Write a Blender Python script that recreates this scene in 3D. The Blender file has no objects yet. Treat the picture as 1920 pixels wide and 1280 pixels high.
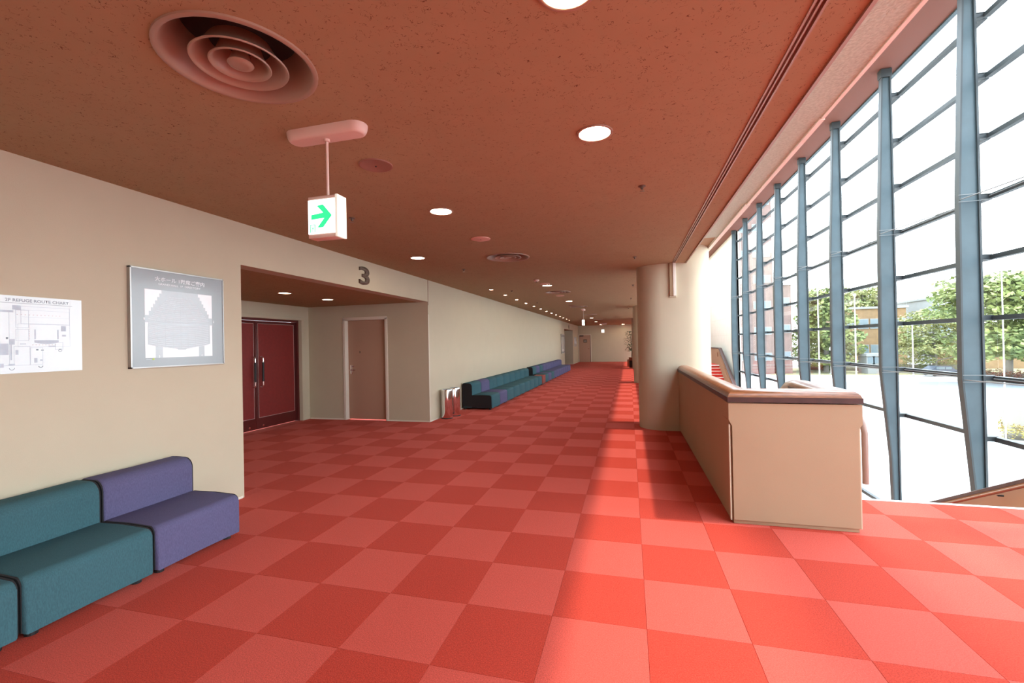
import bpy, bmesh, math, random
from mathutils import Vector, Matrix, noise
random.seed(7)
C = bpy.context.scene.collection
S = bpy.context.scene
R = math.radians

# ------------------------------------------------------------------ camera
def basis(yaw, pitch, roll):
    f = Vector((-math.sin(yaw)*math.cos(pitch), math.cos(yaw)*math.cos(pitch), math.sin(pitch)))
    r = f.cross(Vector((0, 0, 1))).normalized(); u = r.cross(f)
    return (r*math.cos(roll)+u*math.sin(roll), u*math.cos(roll)-r*math.sin(roll), f)
cr, cu, cf = basis(.2597, .0056, -.0200)
EYE = Vector((0, 0, 1.5053)); FPX = 826.54
cd = bpy.data.cameras.new('camera'); cam = bpy.data.objects.new('camera', cd); C.objects.link(cam)
cam.matrix_world = Matrix(((cr.x, cu.x, -cf.x, EYE.x), (cr.y, cu.y, -cf.y, EYE.y), (cr.z, cu.z, -cf.z, EYE.z), (0, 0, 0, 1)))
cd.sensor_width = 36; cd.lens = FPX/1920*36; cd.clip_start = .05; cd.clip_end = 600
S.camera = cam
def project(v):
    d = Vector(v)-EYE; z = d.dot(cf)
    if z < .1: return None
    return (960+FPX*d.dot(cr)/z, 640-FPX*d.dot(cu)/z, z)

# ------------------------------------------------------------------ light
w = bpy.data.worlds.new('sky'); S.world = w; w.use_nodes = True
nt = w.node_tree; nt.nodes.clear()
out = nt.nodes.new('ShaderNodeOutputWorld'); bg = nt.nodes.new('ShaderNodeBackground')
tc = nt.nodes.new('ShaderNodeTexCoord'); sx = nt.nodes.new('ShaderNodeSeparateXYZ'); rp = nt.nodes.new('ShaderNodeValToRGB')
nt.links.new(tc.outputs['Generated'], sx.inputs[0]); nt.links.new(sx.outputs['Z'], rp.inputs[0])
nt.links.new(rp.outputs[0], bg.inputs[0]); nt.links.new(bg.outputs[0], out.inputs[0])
rp.color_ramp.elements[0].position = 0.0; rp.color_ramp.elements[0].color = (.90, .96, 1, 1)
rp.color_ramp.elements[1].position = .75; rp.color_ramp.elements[1].color = (.70, .85, 1, 1)
bg.inputs[1].default_value = 7.0
sd = bpy.data.lights.new('sun', 'SUN'); sun = bpy.data.objects.new('sun', sd); C.objects.link(sun)
sd.energy = 3.3; sd.angle = R(2.4); sd.color = (1, .95, .86)
sun.rotation_euler = Vector((1, 0.0, 1.78)).to_track_quat('Z', 'Y').to_euler()
S.view_settings.view_transform = 'Standard'; S.view_settings.look = 'None'
S.view_settings.gamma = 1; S.view_settings.use_curve_mapping = False
S.view_settings.exposure = .27

# ------------------------------------------------------------------ materials
def mat(name, col, rough=.6, metal=0, emit=None, var=0, vscale=8, bump=0, bscale=200, col2=None, coat=0, stretch=None, spec=None):
    m = bpy.data.materials.new(name); m.use_nodes = True; n = m.node_tree; b = n.nodes['Principled BSDF']
    b.inputs['Base Color'].default_value = (*col, 1); b.inputs['Roughness'].default_value = rough; b.inputs['Metallic'].default_value = metal
    if spec is not None: b.inputs['Specular IOR Level'].default_value = spec
    if coat: b.inputs['Coat Weight'].default_value = coat; b.inputs['Coat Roughness'].default_value = .15
    if emit: b.inputs['Emission Color'].default_value = (*emit[0], 1); b.inputs['Emission Strength'].default_value = emit[1]
    g = n.nodes.new('ShaderNodeNewGeometry'); mp = n.nodes.new('ShaderNodeMapping'); n.links.new(g.outputs['Position'], mp.inputs[0])
    if stretch: mp.inputs['Scale'].default_value = stretch
    if var or col2:
        t = n.nodes.new('ShaderNodeTexNoise'); t.inputs['Scale'].default_value = vscale; t.inputs['Detail'].default_value = 3
        n.links.new(mp.outputs[0], t.inputs[0])
        mx = n.nodes.new('ShaderNodeMix'); mx.data_type = 'RGBA'
        c2 = col2 or tuple(c*(1-var) for c in col); c1 = col if col2 else tuple(min(1, c*(1+var)) for c in col)
        mx.inputs['A'].default_value = (*c1, 1); mx.inputs['B'].default_value = (*c2, 1)
        cr_ = n.nodes.new('ShaderNodeMapRange'); cr_.inputs[1].default_value = .35; cr_.inputs[2].default_value = .65
        n.links.new(t.outputs[0], cr_.inputs[0]); n.links.new(cr_.outputs[0], mx.inputs['Factor']); n.links.new(mx.outputs['Result'], b.inputs['Base Color'])
    if bump:
        t2 = n.nodes.new('ShaderNodeTexNoise'); t2.inputs['Scale'].default_value = bscale; t2.inputs['Detail'].default_value = 2
        n.links.new(mp.outputs[0], t2.inputs[0])
        bp = n.nodes.new('ShaderNodeBump'); bp.inputs['Strength'].default_value = bump; bp.inputs['Distance'].default_value = .005
        n.links.new(t2.outputs[0], bp.inputs['Height']); n.links.new(bp.outputs[0], b.inputs['Normal'])
    return m
M = {}
M['carpet_dark'] = mat('carpet_dark', (.46, .043, .024), .95, var=.22, vscale=150, bump=.7, bscale=260, spec=.1)
M['carpet_light'] = mat('carpet_light', (.56, .080, .056), .95, var=.16, vscale=150, bump=.7, bscale=260, spec=.1)
for k_ in ('carpet_dark', 'carpet_light'):
    b_ = M[k_].node_tree.nodes['Principled BSDF']; b_.inputs['Sheen Weight'].default_value = .09; b_.inputs['Sheen Roughness'].default_value = .45; b_.inputs['Sheen Tint'].default_value = (1, .6, .5, 1)
M['carpet_plain'] = mat('carpet_plain', (.55, .05, .035), .95, var=.15, vscale=120, bump=.6, bscale=240, spec=.1)
M['wall'] = mat('beige_wallpaper', (.535, .475, .35), .8, var=.012, vscale=3, bump=.2, bscale=420, spec=.2)
M['wall_white'] = mat('white_panel', (.82, .80, .72), .6, var=.02, vscale=3)
M['parapet'] = mat('parapet_paint', (.38, .27, .17), .75, var=.015, vscale=3, bump=.2, bscale=300, spec=.2)
M['stucco'] = mat('stucco', (.45, .53, .45), .9, var=.10, vscale=60, bump=1.0, bscale=55)  # greenish tint put into the colour offsets red light bouncing off the carpet
M['trim'] = mat('pale_trim', (.74, .68, .58), .5)
M['wood'] = mat('varnished_wood', (.21, .075, .030), .3, var=.25, vscale=14, stretch=(1, 1, 12), coat=.15)
M['wood_dark'] = mat('dark_wood', (.05, .016, .013), .5, var=.2, vscale=12)
M['steel'] = mat('blue_grey_steel', (.045, .076, .092), .45, var=.10, vscale=3)
M['steel_dark'] = mat('dark_steel', (.028, .036, .040), .5)
M['rod'] = mat('bright_rod', (.16, .17, .17), .4)
M['chrome'] = mat('chrome', (.85, .85, .86), .12, metal=1)
M['black'] = mat('black_plastic', (.012, .011, .012), .5)
M['black_fabric'] = mat('black_fabric', (.014, .013, .015), .95, bump=.2, bscale=500)
M['teal'] = mat('teal_fabric', (.045, .115, .135), .9, var=.12, vscale=240, bump=.35, bscale=600, stretch=(1, 1, .25), spec=.2)
M['purple'] = mat('purple_fabric', (.105, .098, .19), .9, var=.12, vscale=240, bump=.35, bscale=600, stretch=(1, 1, .25), spec=.2)
M['rust'] = mat('rust_weave', (.45, .09, .05), .9, col2=(.12, .03, .03), vscale=60, bump=.3, bscale=300)
M['door_red'] = mat('door_maroon', (.21, .022, .020), .45, var=.06, vscale=20)
M['door_frame'] = mat('door_dark_maroon', (.10, .014, .012), .45)
M['inlay'] = mat('silver_inlay', (.7, .62, .6), .3, metal=.5)
M['door_beige'] = mat('door_beige', (.45, .28, .20), .5)
M['number'] = mat('bronze_number', (.13, .095, .07), .5)
M['pink_plastic'] = mat('pink_white_plastic', (.72, .56, .49), .45)
M['terracotta_metal'] = mat('terracotta_metal', (.35, .23, .165), .38, spec=.6)
M['duct'] = mat('duct_dark', (.03, .02, .018), .8)
M['grille'] = mat('speaker_grille', (.30, .15, .11), .7)
M['pale_cover'] = mat('pale_cover', (.72, .42, .34), .6)
M['lamp'] = mat('lamp_lens', (1, 1, 1), .4, emit=((1, .84, .60), 42))
M['lamp_recess'] = mat('lamp_lens_recess', (1, 1, 1), .4, emit=((1, .84, .60), 12))
M['lamp_small'] = mat('lamp_lens_small', (1, 1, 1), .4, emit=((1, .84, .60), 70))
M['sign_lit'] = mat('lit_sign_face', (1, 1, 1), .4, emit=((.95, 1, .96), 1.6))
M['sign_side'] = mat('lit_sign_side', (.85, .88, .8), .4, emit=((.95, 1, .85), .35))
M['sign_green'] = mat('lit_sign_green', (.02, .6, .25), .4, emit=((.03, .75, .28), .9))
M['board_grey'] = mat('board_blue_grey', (.28, .33, .35), .35, coat=1)
M['board_white'] = mat('board_white', (.86, .9, .92), .35, coat=1)
M['board_mid'] = mat('board_seat_area', (.42, .49, .52), .3, coat=1)
M['board_line'] = mat('board_line', (.62, .69, .72), .4)
M['paper'] = mat('chart_paper', (.70, .80, .82), .45, coat=1)
M['ink'] = mat('chart_ink', (.30, .37, .42), .6)
M['ink_pale'] = mat('chart_ink_pale', (.52, .62, .70), .6)
M['ink_red'] = mat('chart_red', (.65, .35, .36), .6)
M['frame_metal'] = mat('board_frame_metal', (.42, .40, .39), .35, metal=1)
M['lime'] = mat('lime_dot', (.5, .75, .12), .5)
M['leaf'] = mat('dark_leaf', (.035, .07, .03), .5, col2=(.06, .10, .04), vscale=20)
M['stem'] = mat('stem_brown', (.15, .09, .05), .8)
M['rail_brown'] = mat('rail_brown', (.30, .20, .16), .35)
M['pot'] = mat('planter_brown', (.30, .10, .05), .6)
M['tree'] = mat('tree_leaf', (.27, .30, .09), .8, col2=(.15, .20, .07), vscale=.6)
M['tree_y'] = mat('tree_leaf_yellow', (.34, .32, .12), .8, col2=(.22, .26, .10), vscale=.5)
M['hedge'] = mat('hedge_leaf', (.25, .27, .06), .8, col2=(.36, .19, .07), vscale=.9)
M['azalea'] = mat('azalea_red', (.30, .06, .045), .8, col2=(.16, .12, .06), vscale=1)
M['bark'] = mat('bark', (.20, .18, .15), .9)
M['plaza'] = mat('plaza_paving', (.45, .45, .44), .8, var=.05, vscale=.3)
M['road'] = mat('road_asphalt', (.20, .23, .25), .9, var=.05, vscale=.4)
M['lawn'] = mat('dry_lawn', (.24, .22, .11), .95, var=.15, vscale=.6)
M['brick'] = mat('pink_brick', (.17, .115, .10), .8, var=.12, vscale=1.5)
M['ochre'] = mat('ochre_brick', (.23, .14, .065), .8, var=.10, vscale=1.2)
M['conc'] = mat('pale_concrete', (.26, .26, .25), .8)
M['win'] = mat('far_window', (.14, .18, .20), .2)
M['white_paint'] = mat('white_paint', (.8, .8, .8), .4)
M['car'] = mat('car_paint', (.03, .04, .07), .3, coat=.5)
M['lobby'] = mat('lobby_stone', (.62, .60, .55), .5, var=.06, vscale=2)
# ceiling board: terracotta with short dark fissures
def ceiling_mat():
    m = mat('fissured_ceiling_board', (.50, .28, .15), .9, spec=.1); n = m.node_tree; b = n.nodes['Principled BSDF']
    g = n.nodes.new('ShaderNodeNewGeometry')
    t = n.nodes.new('ShaderNodeTexNoise'); t.inputs['Scale'].default_value = 26; t.inputs['Detail'].default_value = 3; t.inputs['Distortion'].default_value = 1.2
    t2 = n.nodes.new('ShaderNodeTexNoise'); t2.inputs['Scale'].default_value = 42; t2.inputs['Detail'].default_value = 1
    t3 = n.nodes.new('ShaderNodeTexNoise'); t3.inputs['Scale'].default_value = 5; t3.inputs['Detail'].default_value = 2
    for q in (t, t2, t3): n.links.new(g.outputs['Position'], q.inputs[0])
    def mth(op, a, bb=None):
        k = n.nodes.new('ShaderNodeMath'); k.operation = op
        for i, v in enumerate((a, bb)):
            if v is None: continue
            if isinstance(v, (int, float)): k.inputs[i].default_value = v
            else: n.links.new(v, k.inputs[i])
        return k.outputs[0]
    line = mth('LESS_THAN', mth('ABSOLUTE', mth('SUBTRACT', t.outputs[0], .5)), .009)
    mask = mth('GREATER_THAN', t2.outputs[0], .555)
    fis = mth('MULTIPLY', line, mask)
    mx = n.nodes.new('ShaderNodeMix'); mx.data_type = 'RGBA'
    mx.inputs['A'].default_value = (.40, .295, .175, 1); mx.inputs['B'].default_value = (.36, .26, .15, 1)
    n.links.new(t3.outputs[0], mx.inputs['Factor'])
    mx2 = n.nodes.new('ShaderNodeMix'); mx2.data_type = 'RGBA'; mx2.inputs['B'].default_value = (.14, .07, .045, 1)
    n.links.new(mx.outputs['Result'], mx2.inputs['A']); n.links.new(fis, mx2.inputs['Factor']); n.links.new(mx2.outputs['Result'], b.inputs['Base Color'])
    bp = n.nodes.new('ShaderNodeBump'); bp.inputs['Strength'].default_value = .4; bp.inputs['Distance'].default_value = -.003
    n.links.new(fis, bp.inputs['Height']); n.links.new(bp.outputs[0], b.inputs['Normal'])
    return m
M['ceiling'] = ceiling_mat()
M['soffit'] = mat('soffit_red', (.20, .075, .055), .8)
def glass_mat():
    m = bpy.data.materials.new('clear_glass'); m.use_nodes = True; n = m.node_tree; n.nodes.clear()
    o = n.nodes.new('ShaderNodeOutputMaterial'); mx = n.nodes.new('ShaderNodeMixShader'); t = n.nodes.new('ShaderNodeBsdfTransparent')
    t.inputs[0].default_value = (.985, .995, .995, 1); g = n.nodes.new('ShaderNodeBsdfGlossy'); g.inputs['Roughness'].default_value = .02
    lw = n.nodes.new('ShaderNodeLayerWeight'); lw.inputs[0].default_value = .5
    p5 = n.nodes.new('ShaderNodeMath'); p5.operation = 'POWER'; p5.inputs[1].default_value = 5; n.links.new(lw.outputs['Facing'], p5.inputs[0])
    fr = n.nodes.new('ShaderNodeMath'); fr.operation = 'MULTIPLY_ADD'; fr.inputs[1].default_value = .5; fr.inputs[2].default_value = .02; n.links.new(p5.outputs[0], fr.inputs[0])
    n.links.new(fr.outputs[0], mx.inputs[0]); n.links.new(t.outputs[0], mx.inputs[1]); n.links.new(g.outputs[0], mx.inputs[2]); n.links.new(mx.outputs[0], o.inputs[0])
    return m
M['glass'] = glass_mat()

# ------------------------------------------------------------------ mesh helpers
def link(name, me, m, parent=None, loc=None):
    o = bpy.data.objects.new(name, me); C.objects.link(o)
    if m is not None and len(me.materials) == 0: me.materials.append(M[m] if isinstance(m, str) else m)
    if parent: o.parent = parent
    if loc is not None: o.location = loc
    return o
def fin(name, bm, m, parent=None, smooth=None, loc=None, recalc=True):
    if recalc: bmesh.ops.recalc_face_normals(bm, faces=bm.faces)
    me = bpy.data.meshes.new(name); bm.to_mesh(me); bm.free()
    if smooth:
        for p in me.polygons: p.use_smooth = True
        me.set_sharp_from_angle(angle=R(smooth))
    return link(name, me, m, parent, loc)
def box(bm, x0, y0, z0, x1, y1, z1, bev=0):
    r = bmesh.ops.create_cube(bm, size=1); vs = r['verts']
    for v in vs: v.co = Vector(((x0+x1)/2+v.co.x*(x1-x0), (y0+y1)/2+v.co.y*(y1-y0), (z0+z1)/2+v.co.z*(z1-z0)))
    if bev: bmesh.ops.bevel(bm, geom=list({e for v in vs for e in v.link_edges}), offset=bev, segments=2, affect='EDGES', profile=.5)
    return vs
def bx(name, m, parent, *a, bev=0, smooth=None):
    bm = bmesh.new()
    if isinstance(a[0], (tuple, list)):
        if parent is not None:
            bm.free(); return [bx(name, m, parent, *q, bev=bev, smooth=smooth) for q in a]
        for q in a: box(bm, *q, bev=bev)
    else: box(bm, *a, bev=bev)
    return fin(name, bm, m, parent, smooth=smooth or (40 if bev else None))
def lathe(bm, prof, seg=32, c=(0, 0, 0), close=False):
    rings = []
    for r_, z in prof:
        if r_ < 1e-6: rings.append([bm.verts.new((c[0], c[1], c[2]+z))])
        else: rings.append([bm.verts.new((c[0]+r_*math.cos(2*math.pi*k/seg), c[1]+r_*math.sin(2*math.pi*k/seg), c[2]+z)) for k in range(seg)])
    pairs = list(zip(rings, rings[1:]))
    if close: pairs.append((rings[-1], rings[0]))
    for a, b in pairs:
        for k in range(seg):
            k2 = (k+1) % seg
            if len(a) == 1 and len(b) == 1: continue
            if len(a) == 1: bm.faces.new((a[0], b[k], b[k2]))
            elif len(b) == 1: bm.faces.new((a[k], b[0], a[k2]))
            else: bm.faces.new((a[k], b[k], b[k2], a[k2]))
def loft(bm, sections, cap=True, closed=True):
    rs = [[bm.verts.new(p) for p in s] for s in sections]; n = len(rs[0])
    for a, b in zip(rs, rs[1:]):
        for k in range(n if closed else n-1): bm.faces.new((a[k], a[(k+1) % n], b[(k+1) % n], b[k]))
    if cap and closed: bm.faces.new(rs[0][::-1]); bm.faces.new(rs[-1])
def sweep(bm, path, prof, up=Vector((0, 0, 1)), flat=False):
    """sweep profile [(side, up)] along path, mitred"""
    path = [Vector(p) for p in path]; secs = []
    for i, p in enumerate(path):
        a = (p-path[i-1]).normalized() if i else None; b = (path[i+1]-p).normalized() if i < len(path)-1 else None
        t = ((a or b)+(b or a)).normalized()
        s = t.cross(up).normalized(); uu = up if flat else s.cross(t).normalized()
        k = 1/max(.4, math.sqrt(max(.01, (1+(a.dot(b) if a and b else 1))/2)))
        hz = (a and b) and abs(a.z-b.z) < 1e-4
        secs.append([p+s*(q[0]*(k if hz else 1))+uu*q[1] for q in prof])
    loft(bm, secs)
def tube(bm, path, r_, n=8):
    path = [Vector(p) for p in path]; secs = []; prev = None
    for i, p in enumerate(path):
        t = ((path[min(i+1, len(path)-1)]-path[max(i-1, 0)])).normalized()
        s = prev if prev is not None else (t.cross(Vector((0, 0, 1))) if abs(t.z) < .9 else t.cross(Vector((1, 0, 0))))
        s = (s-t*s.dot(t)).normalized(); prev = s; u = t.cross(s); rr = r_[i] if isinstance(r_, (list, tuple)) else r_
        secs.append([p+(s*math.cos(2*math.pi*k/n)+u*math.sin(2*math.pi*k/n))*rr for k in range(n)])
    loft(bm, secs)
def prism(bm, pts, fn, t0, t1):
    """extrude a 2-D outline; fn(a,b,t) -> world point"""
    a = [bm.verts.new(fn(x, y, t0)) for x, y in pts]; b = [bm.verts.new(fn(x, y, t1)) for x, y in pts]; n = len(pts)
    bm.faces.new(a[::-1]); bm.faces.new(b)
    for k in range(n): bm.faces.new((a[k], a[(k+1) % n], b[(k+1) % n], b[k]))
def empty(name, loc=(0, 0, 0), rz=0):
    o = bpy.data.objects.new(name, None); C.objects.link(o); o.location = loc; o.rotation_euler = (0, 0, rz); o.empty_display_size = .1
    return o
def tag(o, label=None, cat=None, group=None, kind=None):
    if label: o['label'] = label
    if cat: o['category'] = cat
    if group: o['group'] = group
    if kind: o['kind'] = kind
    return o
def struct(o, label=None, cat=None): return tag(o, label, cat, kind='structure')
def kids(o): return [c for c in ALLCH.get(o.name, [])]
def copy_tree(o, parent=None):
    c = o.copy(); C.objects.link(c)
    if parent: c.parent = parent
    for ch in [q for q in bpy.data.objects if q.parent == o]: copy_tree(ch, c)
    return c
wallfn = lambda X: (lambda a, b, t: (X+t, a, b))           # outline drawn on a wall that faces +X (a = Y, b = Z)
facefn = lambda Y: (lambda a, b, t: (a, Y-t, b))           # outline drawn on a plane that faces -Y
def text(name, body, m, parent, fn, a0, b0, a1, b1, t=.002, bold=0.0, depth=None):
    """text scaled into the rectangle a0..a1, b0..b1 of a plane"""
    cu_ = bpy.data.curves.new(name, 'FONT'); cu_.body = body; cu_.resolution_u = 3; cu_.offset = bold
    o = bpy.data.objects.new(name, cu_); C.objects.link(o); bpy.context.view_layer.update()
    me = bpy.data.meshes.new_from_object(o.evaluated_get(bpy.context.evaluated_depsgraph_get()))
    bpy.data.objects.remove(o)
    xs = [v.co.x for v in me.vertices]; ys = [v.co.y for v in me.vertices]
    bm = bmesh.new(); bm.from_mesh(me)
    if depth:
        g = bmesh.ops.extrude_face_region(bm, geom=bm.faces[:])
        for v in [q for q in g['geom'] if isinstance(q, bmesh.types.BMVert)]: v.co.z += 1
    for v in bm.verts:
        a = a0+(v.co.x-min(xs))/(max(xs)-min(xs))*(a1-a0); b = b0+(v.co.y-min(ys))/(max(ys)-min(ys))*(b1-b0)
        v.co = Vector(fn(a, b, t+(depth or 0)*v.co.z))
    return fin(name, bm, m, parent)

H = 2.8; XL = -3.82; YB = -4.0; YF = 34.4; XC = 5.6; ZG = -4.2; ZR = 7.5
XE = .94           # edge of the corridor ceiling over the stair hall
A1 = (3.64, 7.97); A2 = (26.9, 31.0)

# ------------------------------------------------------------------ floor: slab + carpet tiles
fl = bx('floor', 'carpet_dark', None, (-7.0, YB, -.30, .97, YF, -.012), (.97, YB, -.30, 5.6, 4.79, -.012), (.97, 28.8, -.30, 5.6, YF, -.012))
struct(fl)
TX, TY, TS = -.4417, 2.4107, .5
regions = [(XL, YB, 1.0583, 4.9107), (XL, 4.9107, .97, YF), (1.0583, YB, 5.6, 4.79), (.97, 28.8, 5.6, YF), (-6.76, A1[0], XL, A1[1]), (-6.76, A2[0], XL, A2[1])]
def tile_mesh(mname, dx, dy):
    bm = bmesh.new(); e = .0003; c = .0008
    loft(bm, [[(e, e, -.008), (dx-e, e, -.008), (dx-e, dy-e, -.008), (e, dy-e, -.008)],
              [(e, e, -.0025), (dx-e, e, -.0025), (dx-e, dy-e, -.0025), (e, dy-e, -.0025)],
              [(e+c, e+c, 0), (dx-e-c, e+c, 0), (dx-e-c, dy-e-c, 0), (e+c, dy-e-c, 0)]])
    me = bpy.data.meshes.new('carpet_tile'); bmesh.ops.recalc_face_normals(bm, faces=bm.faces); bm.to_mesh(me); bm.free(); me.materials.append(M[mname]); return me
tiles = []
for i in range(-14, 14):
    for j in range(-14, 66):
        x0, y0 = TX+i*TS, TY+j*TS
        for (a, b, c_, d) in regions:
            X0, Y0, X1, Y1 = max(x0, a), max(y0, b), min(x0+TS, c_), min(y0+TS, d)
            if X1-X0 < .02 or Y1-Y0 < .02: continue
            q = project(((X0+X1)/2, (Y0+Y1)/2, 0)); vis = q and -120 < q[0] < 2040 and q[1] < 1400
            if vis and Y0 > 8 and X0 > .2: vis = False
            if vis and X0 > .75 and X1 < 1.75 and Y0 > 4.1: vis = False
            tiles.append(((0 if vis else 1), math.hypot((X0+X1)/2, (Y0+Y1)/2), X0, Y0, X1, Y1, (i+j) % 2))
tiles.sort(); cache = {}
rest = bmesh.new(); restc = []
for n_, (v_, d_, X0, Y0, X1, Y1, k) in enumerate(tiles):
    mn = 'carpet_light' if k else 'carpet_dark'
    if v_ == 0 and n_ < 300:
        key = (mn, round(X1-X0, 3), round(Y1-Y0, 3))
        if key not in cache: cache[key] = tile_mesh(*key)
        link('carpet_tile', cache[key], None, fl, (X0, Y0, 0))
    else:
        e = .0003; c = .0008; n0 = len(rest.faces)
        loft(rest, [[(X0+e, Y0+e, -.008), (X1-e, Y0+e, -.008), (X1-e, Y1-e, -.008), (X0+e, Y1-e, -.008)],
                    [(X0+e+c, Y0+e+c, 0), (X1-e-c, Y0+e+c, 0), (X1-e-c, Y1-e-c, 0), (X0+e+c, Y1-e-c, 0)]])
        restc += [k]*(len(rest.faces)-n0)
me = bpy.data.meshes.new('carpet_tiles'); bmesh.ops.recalc_face_normals(rest, faces=rest.faces); rest.to_mesh(me); rest.free()
me.materials.append(M['carpet_dark']); me.materials.append(M['carpet_light'])
for p_, k in zip(me.polygons, restc): p_.material_index = k
tag(link('carpet_tiles', me, None, fl), kind='stuff')
bx('edge_strip', 'white_paint', fl, (1.71, 4.775, -.06, 5.3, 4.815, .002))
bx('edge_strip', 'white_paint', fl, (1.71, 28.785, -.06, 5.3, 28.825, .002))
# lower lobby
struct(bx('floor_lower_lobby', 'lobby', None, .97, YB, ZG-.3, 5.6, YF, ZG))
struct(bx('wall_lower_left', 'wall', None, .80, YB, ZG, .95, YF, -.30))
struct(bx('wall_lower_near', 'wall', None, .97, 4.5, ZG, 5.6, 4.65, -.30))
struct(bx('wall_lower_far', 'wall', None, .97, 28.95, ZG, 5.6, 29.1, -.30))

# ------------------------------------------------------------------ walls
wl = empty('wall_left'); struct(wl)
SEG = [(YB, A1[0]), (A1[1], A2[0]), (A2[1], YF)]
for a, b in SEG: bx('wall_panel', 'wall', wl, XL-.2, a, 0, XL, b, H)
for a, b in (A1, A2):
    bx('header', 'wall', wl, XL-.2, a, 2.37, XL, b, H)
    bx('corner_bead', 'trim', wl, (XL-.004, b-.004, .0, XL+.006, b+.022, 2.12), bev=.003)
    bx('shadow_gap', 'terracotta_metal', wl, XL-.002, b, 2.30, XL+.003, b+.03, H)
def alcove(side, a, b, n, red):
    wa = empty('wall_alcove_'+side); struct(wa)
    bx('wall_panel', 'wall', wa, -6.9, a-.2, 0, XL-.2, a, 2.37)
    # back wall with the double-door opening, faces at -6.6
    y0, y1, zt = a+2.02, a+4.08, 2.08
    bx('wall_panel', 'wall', wa, (-6.9, a, 0, -6.6, y0-.10, 2.37), (-6.9, y1+.10, 0, -6.6, b, 2.37), (-6.9, y0-.10, zt+.06, -6.6, y1+.10, 2.37))
    # side wall with the single-door opening
    bx('wall_panel', 'wall', wa, (-6.9, b, 0, -5.73, b+.2, 2.37), (-4.75, b, 0, XL-.2, b+.2, 2.37), (-5.73, b, 2.09, -4.75, b+.2, 2.37))
    struct(bx('ceiling_alcove_'+side, 'ceiling', None, -6.9, a-.0, 2.37, XL-.2, b, 2.45))
    struct(bx('baseboard_alcove_'+side, 'trim', None, (-6.58, b-.008, 0, -5.76, b, .025), (-4.72, b-.008, 0, XL, b, .025)))
    # double door
    d = empty('door_%d' % n); struct(d)
    bx('door_frame', 'wall', d, (-6.80, y0-.10, 0, -6.58, y0-.02, zt), (-6.80, y1+.02, 0, -6.58, y1+.10, zt), (-6.80, y0-.10, zt, -6.58, y1+.10, zt+.07), bev=.004)
    bx('door_frame', 'door_frame', d, (-6.80, y0-.02, 0, -6.66, y0+.02, zt), (-6.80, y1-.02, 0, -6.66, y1+.02, zt), (-6.80, y0, zt-.04, -6.66, y1, zt))
    ym = (y0+y1)/2
    for s, (l0, l1) in enumerate(((y0+.025, ym-.003), (ym+.003, y1-.025))):
        lf = bx('door_leaf', 'door_frame', d, -6.76, l0, .012, -6.71, l1, zt-.045, bev=.003)
        i0, i1, k0, k1 = l0+.045, l1-.045, .22, zt-.095; q = .006
        bx('door_panel', 'door_red', lf, -6.712, i0, k0, -6.705, i1, k1)
        bx('inlay_line', 'inlay', lf, (-6.706, i0, k0, -6.701, i0+q, k1), (-6.706, i1-q, k0, -6.701, i1, k1), (-6.706, i0, k0, -6.701, i1, k0+q), (-6.706, i0, k1-q, -6.701, i1, k1))
        hy = (ym-.09) if s == 0 else (ym+.09)
        bm = bmesh.new(); tube(bm, [(-6.70, hy, .80), (-6.645, hy, .80), (-6.632, hy, .815), (-6.63, hy, .83)], .012, 10); tube(bm, [(-6.63, hy, 1.33), (-6.632, hy, 1.345), (-6.645, hy, 1.36), (-6.70, hy, 1.36)], .012, 10)
        tube(bm, [(-6.63, hy, .83), (-6.63, hy, .92)], .014, 10); tube(bm, [(-6.63, hy, 1.24), (-6.63, hy, 1.33)], .014, 10)
        hd = fin('handle', bm, 'chrome', lf, smooth=40)
        bm = bmesh.new(); tube(bm, [(-6.63, hy, .90), (-6.63, hy, 1.26)], .019, 12); fin('handle_grip', bm, 'black', lf, smooth=40)
        bm = bmesh.new(); lathe(bm, [(0, 0), (.022, 0), (.02, .012), (.0, .014)], 12); 
        for v in bm.verts: v.co = Vector((-6.705+v.co.z, (l0+l1)/2+(.33 if s == 0 else -.36)+v.co.x, .07+v.co.y))
        fin('floor_bolt', bm, 'chrome', lf, smooth=40)
    # single door
    d = empty('door_%d' % (n+1)); struct(d)
    bx('door_frame', 'trim', d, (-5.76, b-.012, 0, -5.70, b+.14, 2.09), (-4.78, b-.012, 0, -4.72, b+.14, 2.09), (-5.76, b-.012, 2.06, -4.72, b+.14, 2.12), bev=.003)
    lf = bx('door_leaf', 'door_beige', d, -5.70, b+.09, .01, -4.78, b+.13, 2.06, bev=.002)
    bx('lock_plate', 'chrome', lf, -5.655, b+.084, .95, -5.605, b+.09, 1.13, bev=.003)
    bm = bmesh.new(); tube(bm, [(-5.63, b+.09, 1.03), (-5.63, b+.035, 1.03), (-5.62, b+.03, 1.03), (-5.50, b+.03, 1.03)], .011, 8); fin('lever_handle', bm, 'chrome', lf, smooth=40)
    bx('door_stop', 'chrome', lf, -5.62, b+.082, 1.10, -5.56, b+.09, 1.115)
    bx('keyhole_cover', 'number', lf, -5.43, b+.084, 1.38, -5.41, b+.09, 1.42)
alcove('near', A1[0], A1[1], 1, True)
alcove('far', A2[0], A2[1], 3, True)
# numbers over the two recesses
text('3', '3', 'number', wl, wallfn(XL), 5.68, 2.43, 5.93, 2.70, t=0, bold=.02, depth=.025).name = 'number_three'
text('4', '4', 'number', wl, wallfn(XL), 28.8, 2.43, 29.05, 2.70, t=0, bold=.02, depth=.025).name = 'number_four'
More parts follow.
